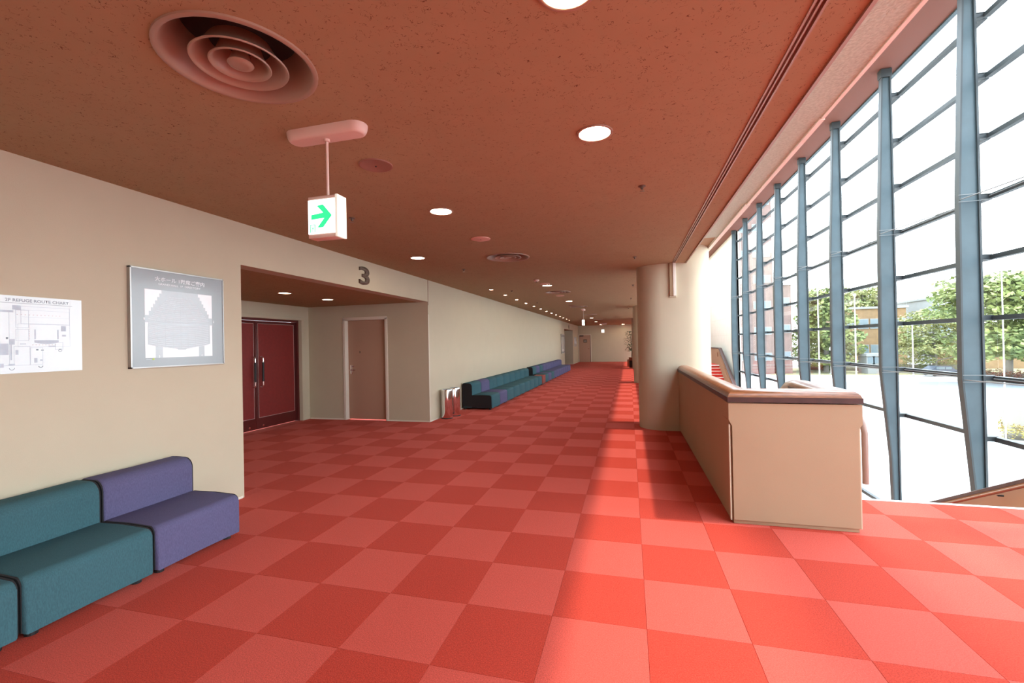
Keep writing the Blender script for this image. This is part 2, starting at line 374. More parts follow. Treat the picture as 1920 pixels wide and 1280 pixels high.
# end walls, upper wall, outer white side wall
fw = empty('wall_far'); struct(fw)
bx('wall_panel', 'wall', fw, -4.0, YF, ZG, XC+.3, YF+.2, ZR)
struct(bx('wall_back', 'wall', None, -4.0, YB-.2, ZG, XC+.3, YB, ZR))
struct(bx('wall_upper', 'wall', None, XE-.14, YB, H+.006, XE-.002, YF, ZR))
ws = empty('wall_right_far'); struct(ws)
Z0, DZ = .785, .99
zl = [-3.4, -2.45]+[Z0+DZ*k for k in range(-1, 7)]
for k in range(len(zl)):
    za = ZG if k == 0 else zl[k-1]+.006; zb = zl[k]-.006
    bx('white_panel', 'wall_white', ws, 5.60, 25.9, za, 5.72, YF, zb)
bx('white_panel', 'wall_white', ws, 5.60, 25.9, zl[-1]+.006, 5.72, YF, 7.32)
bx('joint_backing', 'trim', ws, 5.62, 25.9, ZG, 5.78, YF, 7.32)
# far door in the end wall
d = empty('door_5'); struct(d)
bx('door_frame', 'trim', d, (-3.80, YF-.03, 0, -3.75, YF+.0, 2.12), (-2.87, YF-.03, 0, -2.82, YF+.0, 2.12), (-3.80, YF-.03, 2.07, -2.82, YF+.0, 2.12))
lf = bx('door_leaf', 'door_beige', d, -3.75, YF-.045, .01, -2.90, YF-.005, 2.07)
bx('shadow_gap', 'black', d, -2.90, YF-.04, 0, -2.87, YF-.001, 2.07)
bx('door_closer', 'black', lf, -3.70, YF-.10, 1.98, -3.40, YF-.045, 2.05)
bx('door_notice', 'number', lf, -3.42, YF-.052, 1.50, -3.14, YF-.045, 1.74)
bx('door_notice_line', 'board_white', lf, (-3.38, YF-.054, 1.63, -3.18, YF-.052, 1.645), (-3.38, YF-.054, 1.58, -3.18, YF-.052, 1.595))
bm = bmesh.new(); tube(bm, [(-2.97, YF-.045, 1.03), (-2.97, YF-.10, 1.03), (-3.08, YF-.10, 1.03)], .014, 8); fin('lever_handle', bm, 'chrome', lf)
struct(bx('baseboard_left', 'trim', None, *[(XL-.001, a+.02, 0, XL+.006, b-.02, .022) for a, b in SEG]))

# ------------------------------------------------------------------ ceiling
DIFF = [(-1.675, 1.615)]+[(-1.72, 1.56+4.78*k) for k in range(1, 7)]
bm = bmesh.new(); sx0, sx1 = -2.12, -1.32; hr = .299
def quad(x0, y0, x1, y1, z=H): bm.faces.new([bm.verts.new(p) for p in ((x0, y0, z), (x0, y1, z), (x1, y1, z), (x1, y0, z))])
quad(XL, YB, sx0, YF); quad(sx1, YB, .715, YF); quad(.765, YB, XE, YF)
yy = YB
for cx, cy in DIFF:
    quad(sx0, yy, sx1, cy-.4); yy = cy+.4
    AN = sorted([2*math.pi*k/48+.001 for k in range(48)]+[math.atan2(dy, dx) % (2*math.pi) for dx in (sx1-cx, sx0-cx) for dy in (.4, -.4)]); N = len(AN)
    inner = [bm.verts.new((cx+hr*math.cos(a), cy+hr*math.sin(a), H)) for a in AN]
    outer = []
    for a in AN:
        c_, s_ = math.cos(a), math.sin(a); m_ = min((sx1-cx)/max(c_, 1e-6) if c_ > 0 else (sx0-cx)/min(c_, -1e-6), .4/max(abs(s_), 1e-6)); outer.append(bm.verts.new((cx+c_*m_, cy+s_*m_, H)))
    for k in range(N): bm.faces.new((inner[k], inner[(k+1) % N], outer[(k+1) % N], outer[k]))
quad(sx0, yy, sx1, YF)
ce = fin('ceiling', bm, 'ceiling', None, recalc=False); struct(ce)
bx('ceiling_slab', 'duct', ce, -4.0, YB, 3.08, XE-.14, YF, 3.2)
# curtain-track groove along the ceiling edge
bx('track', 'terracotta_metal', ce, (.712, YB, H-.006, .722, 8.0, H+.02), (.758, YB, H-.006, .768, 8.0, H+.02), (.722, YB, H+.012, .758, 8.0, H+.03), (.736, YB, H-.003, .744, 8.0, H+.015))
bx('edge_trim', 'terracotta_metal', ce, (XE-.012, YB, H-.012, XE+.006, YF, H+.004))
struct(bx('ceiling_soffit', 'soffit', None, 5.05, YB, 7.32, 5.82, YF, 7.5))
sk = empty('window_2'); struct(sk)   # roof light over the stair hall
for k in range(16):
    y0 = YB+k*2.4; bx('pane', 'glass', sk, XE, y0+.02, 7.44, 4.95, min(YF, y0+2.38), 7.45)
# fascia beam over the stair hall
bmf = empty('trim_1'); struct(bmf)
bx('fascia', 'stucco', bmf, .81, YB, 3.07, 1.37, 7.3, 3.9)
bx('fascia', 'parapet', bmf, .81, 7.3, 3.09, 1.37, YF, 3.9)
bx('fascia_lip', 'wall_white', bmf, 1.352, YB, 3.062, 1.376, 3.6, 3.30)
bx('fascia_lip', 'wall_white', bmf, 1.342, 3.6, 3.056, 1.378, 5.6, 3.30)
bx('fascia_lip', 'wall_white', bmf, 1.325, 5.6, 3.050, 1.380, YF, 3.30)

# ------------------------------------------------------------------ pillars
def pillar(cy, label):
    bm = bmesh.new(); r_ = .4; pts = []
    for k in range(0, 17): a = math.pi/2+math.pi*k/16; pts.append((.55+r_*math.cos(a), cy+r_*math.sin(a)))
    for k in range(0, 17): a = -math.pi/2+math.pi*k/16; pts.append((.95+r_*math.cos(a), cy+r_*math.sin(a)))
    loft(bm, [[(x, y, z) for x, y in pts] for z in (ZG, ZR)])
    return tag(fin('pillar', bm, 'wall', None, smooth=30), label, 'pillar', None)
pillar(8.20, 'broad rounded beige pillar where the near balustrade ends')
pillar(16.9, 'second beige rounded pillar along the corridor edge')
pillar(25.5, 'third beige pillar, beside the potted plant')
sg = empty('shutter_guide', (.72, 7.78, 2.25)); tag(sg, 'short vertical guide box on the pillar under the ceiling track', 'shutter guide')
for nm, mm, a in (('housing', 'parapet', (-.05, -.02, 0, .005, .06, .55)), ('guide_rail', 'wall_white', (.005, -.03, 0, .05, .06, .55)), ('bracket', 'wall', (-.06, -.0, -.02, .055, .06, .0))):
    bm = bmesh.new(); box(bm, *a, bev=.004); fin(nm, bm, mm, sg)

# ------------------------------------------------------------------ glass wall
gw = empty('window_1'); struct(gw)
MY = [8.93+2.4*k for k in range(-4, 8)]
def mull_mesh():
    def inner(z):
        P = [(ZG, .10), (-1.13, .165), (.75, .31), (3.8, .29), (7.32, .175)]
        for (a, b), (c_, d) in zip(P, P[1:]):
            if z <= c_: return b+(d-b)*(z-a)/(c_-a)
        return P[-1][1]
    zs = [ZG, -3, -2, -1.13, -.3, .4, .75, 1.5, 2.5, 3.8, 5, 6, 7.32]
    bm = bmesh.new(); loft(bm, [[(XC-inner(z)+.02, -.03, z), (XC-.02, -.03, z), (XC-.02, .03, z), (XC-inner(z)+.02, .03, z)] for z in zs])
    web = fin('web', bm, 'steel', None)
    bm = bmesh.new(); loft(bm, [[(XC-inner(z), -.055, z), (XC-inner(z)+.025, -.055, z), (XC-inner(z)+.025, .055, z), (XC-inner(z), .055, z)] for z in zs])
    box(bm, XC-.03, -.06, ZG, XC, .06, 7.32)
    fl_ = fin('flange', bm, 'steel_dark', None)
    bm = bmesh.new(); box(bm, XC-.20, -.075, 7.13, XC+.01, .075, 7.31, bev=.01); col = fin('head_collar', bm, 'steel_dark', None)
    return web.data, fl_.data, col.data, [web, fl_, col]
mw, mf, mc, tmp = mull_mesh()
for t_ in tmp: bpy.data.objects.remove(t_)
bm = bmesh.new()
box(bm, XC-.005, -.05, -.035, XC+.13, .05, .035, bev=.006); box(bm, XC-.005, -.055, .035, XC+.13, .055, .047)
me_br = bpy.data.meshes.new('bracket'); bm.to_mesh(me_br); bm.free(); me_br.materials.append(M['steel_dark'])
def simple(name, m, *boxes):
    bm = bmesh.new()
    for q in boxes: box(bm, *q)
    me = bpy.data.meshes.new(name); bm.to_mesh(me); bm.free(); me.materials.append(M[m]); return me
me_tr = simple('transom', 'steel_dark', (XC+.11, .02, -.038, XC+.20, 2.38, .038))
me_pl = simple('tie_plate', 'rod', (XC-.30, -.062, -.062, XC+.12, -.056, -.052), (XC-.30, -.062, .052, XC+.12, -.056, .062))
bm = bmesh.new(); tube(bm, [(XC-.28, 0, 0), (XC+.09, -2.4, 0)], .009, 6); tube(bm, [(XC+.09, -.06, .02), (XC+.09, -2.34, .02)], .009, 6)
bm.normal_update(); me_rod = bpy.data.meshes.new('tie_rod'); bm.to_mesh(me_rod); bm.free(); me_rod.materials.append(M['rod'])
panes = {}
for k, y in enumerate(MY):
    mu = link('mullion', mw, None, gw, (0, y+.05, 0)); link('flange', mf, None, mu); link('head_collar', mc, None, mu)
    for z in zl:
        link('bracket', me_br, None, mu, (0, -.0, z))
    for z in (Z0, Z0+3*DZ):
        link('tie_plate', me_pl, None, mu, (0, 0, z)); 
        if k: link('tie_rod', me_rod, None, mu, (0, -.03, z-.02))
    if k < len(MY)-1:
        for q, z in enumerate(zl):
            link('transom', me_tr, None, gw, (0, y+.05, z))
        for q in range(len(zl)+1):
            z0 = ZG if q == 0 else zl[q-1]; z1 = zl[q] if q < len(zl) else 7.30
            key = round(z1-z0, 3)
            if key not in panes: panes[key] = simple('pane', 'glass', (XC+.20, 0, 0, XC+.208, 2.4, z1-z0))
            link('pane', panes[key], None, gw, (0, y+.05, z0))
bx('head_rail', 'steel', gw, XC+.15, YB, 7.285, XC+.24, 26, 7.32)
bx('sill_rail', 'steel_dark', gw, XC+.02, YB, ZG, XC+.24, 26, ZG+.08)

# ------------------------------------------------------------------ balustrades and stairs
CAP = [(-.105, 0), (-.105, .035), (-.095, .06), (-.075, .08), (-.04, .093), (0, .096), (.04, .093), (.075, .08), (.095, .06), (.105, .035), (.105, 0)]
BAND = [(-.108, -.006), (-.108, .036), (.108, .036), (.108, -.006)]
def xfn(X0): return lambda a, b, t: (X0+t, a, b)
b1 = empty('balustrade', (.78, 3.95, 0)); tag(b1, 'low beige stairwell balustrade with rounded brown wooden cap, ending at broad pillar', 'balustrade')
def loc(o, p=b1):
    for q in (o if isinstance(o, list) else [o]): q.matrix_parent_inverse = Matrix.Translation(-Vector(p.location))
    return o
loc(bx('side_wall', 'parapet', b1, (.78, 3.98, .03, .97, 7.80, 1.0), (.80, 4.0, 0, .95, 7.80, .03)))
bm = bmesh.new()   # end wall: wider band on top, corners cut back below it
prism(bm, [(.80, .035), (1.69, .035), (1.69, .80), (1.715, .835), (1.715, .985), (.775, .985), (.775, .85), (.80, .80)], lambda a, b, t: (a, 3.95+t, b), 0, .19)
loc(fin('end_wall', bm, 'parapet', b1))
loc(bx('corner_bead', 'wall', b1, (.776, 3.955, .03, .786, 3.985, .81), (1.69, 3.955, .03, 1.70, 3.985, .81)))
loc(bx('base_strip', 'parapet', b1, (.80, 3.965, 0, 1.685, 4.12, .035), bev=.003))
bm = bmesh.new(); box(bm, 1.53, 4.14, -.3, 1.715, 4.80, .985)
prism(bm, [(4.8, -.55), (4.8, .985), (5.0, .985), (13.0, -3.1), (13.0, -4.2), (12.0, -4.2)], xfn(1.53), 0, .185)
loc(fin('inner_wall', bm, 'parapet', b1))
bm = bmesh.new(); pth = [(.875, 7.80, 1.0), (.875, 4.045, 1.0), (1.61, 4.045, 1.0), (1.61, 4.95, 1.0), (1.61, 5.05, .985), (1.61, 13.0, -3.085)]
sweep(bm, pth[:3]+[(1.61, 4.9, 1.0)], CAP, flat=True); c1 = loc(fin('cap', bm, 'wood', b1, smooth=50))
bm = bmesh.new(); sweep(bm, pth[:3]+[(1.61, 4.9, 1.0)], BAND, flat=True); loc(fin('cap_band', bm, 'wood_dark', b1))
bm = bmesh.new(); sweep(bm, [(1.61, 4.9, 1.0), (1.61, 5.06, .985), (1.61, 13.0, -3.085)], CAP, flat=True); loc(fin('sloping_cap', bm, 'wood', b1, smooth=50))
bm = bmesh.new(); pr = [(-.015, -.03), (.015, -.03), (.015, .03), (-.015, .03)]
hp = [(1.79, 4.10, .34), (1.79, 4.10, .74)]+[(1.79, 4.10+.14*(1-math.cos(a)), .74+.14*math.sin(a)) for a in (R(30), R(60), R(90))]+[(1.79, 4.85, .88), (1.79, 5.0, .86), (1.79, 12.8, -3.12)]
tube(bm, hp, .022, 10); hr1 = empty('handrail', (1.79, 4.1, 0)); tag(hr1, 'rounded handrail with a turned-down end on the right side of the near balustrade', 'handrail')
loc(fin('rail', bm, 'rail_brown', hr1, smooth=60), hr1)
for y, z in ((4.4, .85), (4.75, .85), (6.2, .22), (8.2, -.78), (10.2, -1.8)): loc(bx('rail_bracket', 'steel_dark', hr1, 1.715, y-.01, z-.01, 1.79, y+.01, z+.01), hr1)
# balustrades between the pillars
for y0, y1, lb in ((8.55, 16.55, 'low balustrade between the broad pillar and the second pillar'), (17.25, 25.15, 'low balustrade between the second and third pillars'), (25.85, 28.8, 'short low balustrade beyond the third pillar')):
    e = empty('balustrade', (.875, y0, 0)); tag(e, lb, 'balustrade')
    loc(bx('side_wall', 'parapet', e, .78, y0, 0, .97, y1, 1.0), e)
    bm = bmesh.new(); sweep(bm, [(.875, y0, 1.0), (.875, y1, 1.0)], CAP, flat=True); loc(fin('cap', bm, 'wood', e, smooth=50), e)
RISE, RUN, NS = .162, .318, 13
def stair(y0, sgn, label):
    e = empty('staircase', (3.4, y0, 0)); tag(e, label, 'staircase')
    def flight(ys, zs, n):
        for k in range(n):
            ya, yb = ys+sgn*k*RUN, ys+sgn*(k+1)*RUN; z = zs-(k+1)*RISE
            st = loc(bx('step', 'carpet_plain', e, 1.715, min(ya, yb), z-.22, 5.2, max(ya, yb), z), e)
            yn = yb+sgn*.008
            nb = bx('nosing', 'trim', st, 1.715, min(yb-sgn*.035, yn), z-.03, 5.2, max(yb-sgn*.035, yn), z+.004)
    flight(y0, 0, NS)
    ya = y0+sgn*NS*RUN; yb = ya+sgn*1.4; z = -NS*RISE
    loc(bx('landing', 'carpet_plain', e, 1.715, min(ya, yb), z-.25, 5.2, max(ya, yb), z-RISE*0), e)
    flight(yb, z, NS-1)
stair(4.815, 1, 'near red carpeted stairs going down from the floor edge')
stair(28.785, -1, 'far red carpeted stairs with pale nosings, seen behind the broad pillar')
SL = RISE/RUN
def outer(y0, sgn, ylev, label, label2):
    e = empty('balustrade', (5.2, y0, 0)); tag(e, label, 'balustrade')
    pts = [(y0-sgn*ylev, -.28), (y0-sgn*ylev, .96), (y0-sgn*.1, .96), (y0+sgn*7.9, .96-8.0*SL), (y0+sgn*7.9, -4.2), (y0+sgn*7.0, -4.2), (y0, -.5)]
    bm = bmesh.new(); prism(bm, pts, xfn(5.2), 0, .16); loc(fin('side_wall', bm, 'parapet', e), e)
    bm = bmesh.new(); pp = [(5.28, y0-sgn*ylev, .96), (5.28, y0-sgn*.1, .96), (5.28, y0+sgn*7.9, .96-8.0*SL)]
    prof = [(-.09, 0), (-.09, .05), (-.06, .068), (.06, .068), (.09, .05), (.09, 0)]
    sweep(bm, pp, prof, flat=True); loc(fin('cap', bm, 'wood_dark', e, smooth=40), e)
    h = empty('handrail', (5.12, y0, 0)); tag(h, label2, 'handrail')
    bm = bmesh.new(); q = [(5.13, y0+sgn*.0, .5), (5.13, y0+sgn*.0, .76), (5.13, y0+sgn*.12, .78), (5.13, y0+sgn*7.8, .78-7.7*SL)]
    tube(bm, q, .022, 8); loc(fin('rail', bm, 'wood', h, smooth=60), h)
    for k in range(6): yk = y0+sgn*(.4+1.4*k); loc(bx('rail_bracket', 'steel_dark', h, 5.13, yk-.012, .76-SL*(.3+1.4*k)-.03, 5.2, yk+.012, .76-SL*(.3+1.4*k)-.01), h)
outer(4.815, 1, 2.5, 'sloping beige stair parapet with dark cap at the lower right by the glass', 'wooden handrail along the near stair parapet by the glass')
outer(28.785, -1, 5.0, 'sloping beige parapet with dark cap on the far stairs', 'wooden handrail with brackets on the far stair parapet')

# ------------------------------------------------------------------ modular seating
def round_prof(x0, z0, x1, z1, rf, rb, n=6, dome=0):
    p = [(x0, z0), (x1, z0)]
    p += [(x1-rf+rf*math.cos(a), z1-rf+rf*math.sin(a)) for a in [math.pi/2*k/n for k in range(n+1)]]
    if dome: p += [((x0+x1)/2, z1+dome)]
    p += [(x0+rb+rb*math.cos(a), z1-rb+rb*math.sin(a)) for a in [math.pi/2+math.pi/2*k/n for k in range(n+1)]]
    return p
UW = .663
def puff(bm, prof, y0, y1, cxz, e=.014):
    cx = sum(p[0] for p in prof)/len(prof); cz = sum(p[1] for p in prof)/len(prof)
    def sec(y, k): return [(cx+(x-cx)*(1-k/ .25 if 0 else 1)-math.copysign(min(k, abs(x-cx)), x-cx), y, z-math.copysign(min(k, abs(z-cz)), z-cz)) for x, z in prof]
    loft(bm, [sec(y0, e), sec(y0+.004, e*.45), sec(y0+e, 0), sec((y0+y1)/2, -.003), sec(y1-e, 0), sec(y1-.004, e*.45), sec(y1, e)])
seatp = round_prof(.22, .038, .73, .335, .055, .02, dome=.006); backp = round_prof(0, .038, .25, .615, .085, .05)
def unit_meshes():
    res = {}
    for nm, pf in (('seat', seatp), ('backrest', backp)):
        for c_ in ('teal', 'purple'):
            bm = bmesh.new(); puff(bm, pf, .007, UW-.007, None); o = fin(nm, bm, c_, None, smooth=45); res[nm, c_] = o.data; bpy.data.objects.remove(o)
    bm = bmesh.new()
    for pf in (seatp, backp):
        for y0 in (0,):
            f = lambda a, b, t: (a, y0+t, b); cx = sum(p[0] for p in pf)/len(pf); cz = sum(p[1] for p in pf)/len(pf)
            prism(bm, [(cx+(x-cx)*.93, cz+(z-cz)*.95) for x, z in pf], f, 0, .012)
    o = fin('side_panel', bm, 'black_fabric', None); res['side'] = o.data; bpy.data.objects.remove(o)
    bm = bmesh.new(); lathe(bm, [(0, 0), (.028, 0), (.028, .036), (.034, .042), (.0, .042)], 12); o = fin('foot', bm, 'black', None); res['foot'] = o.data; bpy.data.objects.remove(o)
    return res
UM = unit_meshes()
def unit(y, colour, label, group):
    e = empty('sofa_unit', (XL+.022, y, 0)); tag(e, label, 'sofa', group)
    link('seat', UM['seat', colour], None, e); link('backrest', UM['backrest', colour], None, e); link('side_panel', UM['side'], None, e, (0, .002, 0)); link('side_panel', UM['side'], None, e, (0, UW-.014, 0))
    for fx in (.06, .66):
        for fy in (.07, UW-.07): link('foot', UM['foot'], None, e, (fx, fy, 0))
ordn = ['first', 'second', 'third', 'fourth', 'fifth', 'sixth', 'seventh', 'eighth', 'ninth', 'tenth', 'eleventh', 'twelfth']
for k, (c_, lb) in enumerate((('purple', 'purple fabric sofa unit at the end of the nearest row, by the wall corner'), ('teal', 'large dark teal sofa unit directly beside the near purple one'),
                              ('teal', 'dark teal sofa unit at the lower left edge, second from the purple one'), ('teal', 'teal sofa unit nearest the viewpoint, mostly beyond the left edge'))):
    unit(2.225-k*.668, c_, lb, 'sofa units along the near left wall')
for k in range(9):
    c_ = 'purple' if k == 1 else 'teal'
    lb = ('only purple sofa unit in the long teal row' if k == 1 else 'teal sofa unit with black side at the end nearest the steel bins' if k == 0 else '%s sofa unit from the steel bins, teal, in the middle wall row' % ordn[k])
    unit(9.66+k*.668, c_, lb, 'sofa units in the middle wall row')
for k, c_ in enumerate(['teal', 'purple', 'teal', 'purple', 'purple', 'purple', 'purple', 'purple', 'purple', 'purple', 'purple']):
    unit(16.35+k*.668, c_, '%s sofa unit beyond the rust side stool, %s, in the farthest row' % (ordn[k], c_), 'sofa units in the farthest wall row')
e = empty('side_stool', (XL+.42, 15.70, 0)); tag(e, 'small rust patterned block stool between the two far sofa rows', 'stool')
for nm, mm, a in (('body', 'rust', (0, .02, .04, .34, .60, .30)), ('base', 'black', (.02, .04, 0, .32, .58, .04)), ('top', 'rust', (-.005, .015, .30, .345, .605, .33))):
    bm = bmesh.new(); box(bm, *a, bev=.01); fin(nm, bm, mm, e)

# ------------------------------------------------------------------ bins
def bin_(x, y, label):
    e = empty('litter_bin', (x, y, 0)); tag(e, label, 'bin', 'stainless bins by the wall')
    bm = bmesh.new(); lathe(bm, [(0, .01), (.112, .01), (.116, .02), (.118, .57), (.112, .595), (.104, .597), (.104, .50), (0, .50)], 40); fin('body', bm, 'chrome', e, smooth=40)
    bm = bmesh.new(); lathe(bm, [(.120, 0), (.120, .016), (.10, .018), (.10, 0)], 40, close=True); fin('base_ring', bm, 'black', e, smooth=40)
    bm = bmesh.new(); lathe(bm, [(.104, .585), (.104, .59), (.0, .575), (0, .57)], 40); fin('lid', bm, 'black', e, smooth=40)
bin_(-3.665, 8.46, 'polished stainless cylinder bin in front, nearer the recess corner')
bin_(-3.63, 8.80, 'second polished stainless cylinder bin, behind the first, nearer the sofas')

# ------------------------------------------------------------------ wall boards
def board(y0, y1, z0, z1, name, label, m):
    e = empty(name, (XL, y0, z0)); tag(e, label, 'sign'); return e
e = board(2.585, 3.405, 1.375, 2.18, 'hall_directory', 'grey framed hall seating directory board on the near left wall', None)
L = lambda o: loc(o, e)
L(bx('panel', 'board_grey', e, XL, 2.59, 1.38, XL+.028, 3.40, 2.175))
L(bx('frame', 'frame_metal', e, (XL, 2.580, 1.370, XL+.034, 2.590, 2.185), (XL, 3.398, 1.370, XL+.034, 3.408, 2.185), (XL, 2.58, 1.370, XL+.034, 3.408, 1.380), (XL, 2.58, 2.173, XL+.034, 3.408, 2.183)))
XF = XL+.0285; WF = wallfn(XF)
def flat(name, m, polys, t=.0, parent=None, fn=None):
    bm = bmesh.new()
    for p in polys: bm.faces.new([bm.verts.new((fn or WF)(a, b, t)) for a, b in p])
    bmesh.ops.recalc_face_normals(bm, faces=bm.faces)
    o = fin(name, bm, m, parent or e, recalc=False); return loc(o, parent or e)
r4 = lambda a, b, c_, d: [(a, b), (c_, b), (c_, d), (a, d)]
flat('printed_panel', 'board_white', [r4(2.69, 1.45, 3.285, 2.015)], .0005)
steps = []
for k in range(7): steps += [(2.842-.0175*k, 2.016-.03*k), (2.842-.0175*(k+1), 2.016-.03*k)]
outl = steps+[(2.72, 1.80), (2.689, 1.80), (2.689, 1.74), (2.715, 1.74), (2.71, 1.70), (2.71, 1.56), (2.77, 1.545), (2.77, 1.449), (2.83, 1.449), (2.83, 1.54), (2.955, 1.52), (2.96, 1.513), (3.03, 1.513), (3.035, 1.52), (3.15, 1.54), (3.15, 1.449), (3.205, 1.449), (3.205, 1.55), (3.262, 1.565), (3.262, 1.735), (3.286, 1.735), (3.286, 1.80), (3.25, 1.80)]
rs_ = []
for k in range(7): rs_ += [(3.130+.0175*k, 2.016-.03*k), (3.130+.0175*(k+1), 2.016-.03*k)]
outl = outl+rs_[::-1]
flat('printed_plan', 'board_mid', [outl], .001)
lines = []
for k in range(27):                                   # rows of seats, gently curved
    zc = 1.985-.0165*k
    if abs(zc-1.755) < .013: continue
    wd = min(.27, .10+.0125*k*1.05) if zc > 1.76 else .265
    for s_ in range(8):
        a0 = 2.986-wd+2*wd*s_/8; a1 = 2.986-wd+2*wd*(s_+1)/8-.004
        f = lambda a: zc-.028*(1-((a-2.986)/.27)**2)
        lines.append([(a0, f(a0)), (a1, f(a1)), (a1, f(a1)+.004), (a0, f(a0)+.004)])
flat('printed_seats', 'board_line', lines, .0016)
flat('printed_mark', 'board_white', [r4(3.10, 1.783, 3.125, 1.787)], .002)
flat('printed_mark', 'lime', [r4(2.745, 1.432, 2.76, 1.446)], .001)
T = lambda *a, **k: loc(text(*a, **k), e)
T('printed_title', '大ホール 1階席ご案内', 'board_white', e, WF, 2.772, 2.088, 3.213, 2.128, t=.001, bold=.012)
T('printed_subtitle', 'GRAND HALL  1F  DIRECTORY', 'board_white', e, WF, 2.80, 2.058, 3.175, 2.075, t=.001, bold=.01)
for s_, a, b in (('1', 2.683, 1.77), ('2', 3.30, 1.77), ('3', 2.80, 1.46), ('4', 3.178, 1.46)): T('printed_number', s_, 'board_white', e, WF, a-.005, b-.01, a+.005, b+.01, t=.002, bold=.02)
flat('printed_note', 'board_line', [r4(2.695, 1.434, 2.738, 1.437)], .001)
# refuge route chart
e = board(1.35, 2.275, 1.38, 1.88, 'refuge_chart', 'pale white refuge route chart with floor plan, at the left edge of the view', None)
L = lambda o: loc(o, e)
L(bx('panel', 'paper', e, XL, 1.35, 1.38, XL+.008, 2.275, 1.88))
XF = XL+.0083; WF = wallfn(XF)
T('printed_title', '2F REFUGE ROUTE CHART', 'ink', e, WF, 1.872, 1.842, 2.20, 1.862, t=.0005, bold=.02)
flat('printed_rule', 'ink', [r4(1.5, 1.832, 2.22, 1.8345)], .0004)
def fr(a, b, c_, d, w_=.0022): return [r4(a, b, c_, b+w_), r4(a, d-w_, c_, d), r4(a, b, a+w_, d), r4(c_-w_, b, c_, d)]
pal = fr(1.945, 1.70, 2.205, 1.815)+fr(1.93, 1.55, 2.205, 1.70, .0015)+fr(1.91, 1.43, 1.99, 1.555)+fr(1.99, 1.43, 2.055, 1.545)+fr(1.92, 1.59, 1.985, 1.665)+fr(1.92, 1.675, 1.985, 1.79)+fr(2.12, 1.53, 2.165, 1.58)+fr(1.6, 1.43, 1.89, 1.78)
pal += [r4(1.93, 1.79, 2.205, 1.7915), r4(1.95+.0, 1.745, 2.2, 1.7462)]
flat('printed_plan', 'ink_pale', pal, .0004)
solid = [r4(1.905, 1.79, 1.945, 1.818), r4(1.60, 1.772, 1.91, 1.785), r4(2.155, 1.655, 2.182, 1.692), r4(2.16, 1.62, 2.182, 1.632), r4(2.012, 1.60, 2.02, 1.665), r4(2.133, 1.60, 2.141, 1.665),
         r4(1.888, 1.565, 1.915, 1.60), r4(1.893, 1.465, 1.901, 1.565), r4(1.885, 1.43, 1.915, 1.442), r4(2.01, 1.445, 2.026, 1.475), r4(1.918, 1.50, 1.932, 1.53), r4(2.085, 1.548, 2.125, 1.557), r4(1.94, 1.566, 1.97, 1.572), r4(2.04, 1.455, 2.055, 1.466), r4(1.80, 1.42, 1.862, 1.445), r4(1.76, 1.50, 1.885, 1.572)]
arc = [(2.012+.129*k/12, 1.578-.010*math.sin(math.pi*k/12)) for k in range(13)]
solid.append(arc+[(2.141, 1.594), (2.012, 1.594)])
flat('printed_walls', 'ink_pale', solid, .0007)
def ring(cx, cz, r_, w_, a0=0, a1=360, n=16):
    o = []
    for k in range(n):
        p, q = R(a0+(a1-a0)*k/n), R(a0+(a1-a0)*(k+1)/n)
        o.append([(cx+r_*math.cos(p), cz+r_*math.sin(p)), (cx+r_*math.cos(q), cz+r_*math.sin(q)), (cx+(r_-w_)*math.cos(q), cz+(r_-w_)*math.sin(q)), (cx+(r_-w_)*math.cos(p), cz+(r_-w_)*math.sin(p))])
    return o
flat('printed_symbols', 'ink', ring(1.90, 1.415, .014, .003, 180, 360)+ring(2.043, 1.422, .013, .005, 180, 360)+ring(2.148, 1.525, .011, .003, 180, 360)+[r4(2.02+.0, 1.525, 2.032, 1.535), r4(2.045, 1.524, 2.06, 1.53), r4(2.14, 1.528, 2.156, 1.534), r4(1.873, 1.6, 1.884, 1.612)], .0009)
flat('printed_routes', 'ink_red', [r4(1.925+.02*k, 1.7585+.0*k, 1.931+.02*k, 1.7605) for k in range(12)]+[r4(2.0+.017*k, 1.561, 2.006+.017*k, 1.563) for k in range(8)]+[r4(1.985, 1.60+.012*k, 1.987, 1.605+.012*k) for k in range(8)], .001)
# far boards
e = board(25.4, 26.7, .95, 2.0, 'hall_directory', 'distant grey directory board beside the far recess', None)
loc(bx('panel', 'board_grey', e, XL, 25.4, .92, XL+.03, 26.7, 2.0), e); loc(bx('frame', 'frame_metal', e, (XL, 25.37, .90, XL+.04, 25.40, 2.02), (XL, 26.70, .90, XL+.04, 26.73, 2.02), (XL, 25.37, .89, XL+.04, 26.73, .92), (XL, 25.37, 2.0, XL+.04, 26.73, 2.03)), e)
loc(bx('printed_panel', 'board_white', e, (XL+.03, 25.55, 1.02, XL+.031, 25.75, 1.85), (XL+.03, 26.35, 1.02, XL+.031, 26.55, 1.85), (XL+.03, 25.75, 1.0, XL+.031, 26.35, 1.15)), e)
loc(bx('printed_plan', 'board_mid', e, XL+.03, 25.75, 1.15, XL+.0315, 26.35, 1.85), e)
e = board(31.7, 33.2, 1.25, 1.95, 'refuge_chart', 'distant white chart on the wall just before the far door', None)
loc(bx('panel', 'paper', e, XL, 31.75, 1.22, XL+.015, 33.2, 1.92), e); loc(bx('printed_plan', 'ink_pale', e, (XL+.015, 31.9, 1.45, XL+.016, 32.5, 1.8), (XL+.015, 32.6, 1.4, XL+.016, 33.0, 1.6), (XL+.015, 31.9, 1.84, XL+.016, 33.0, 1.87)), e)

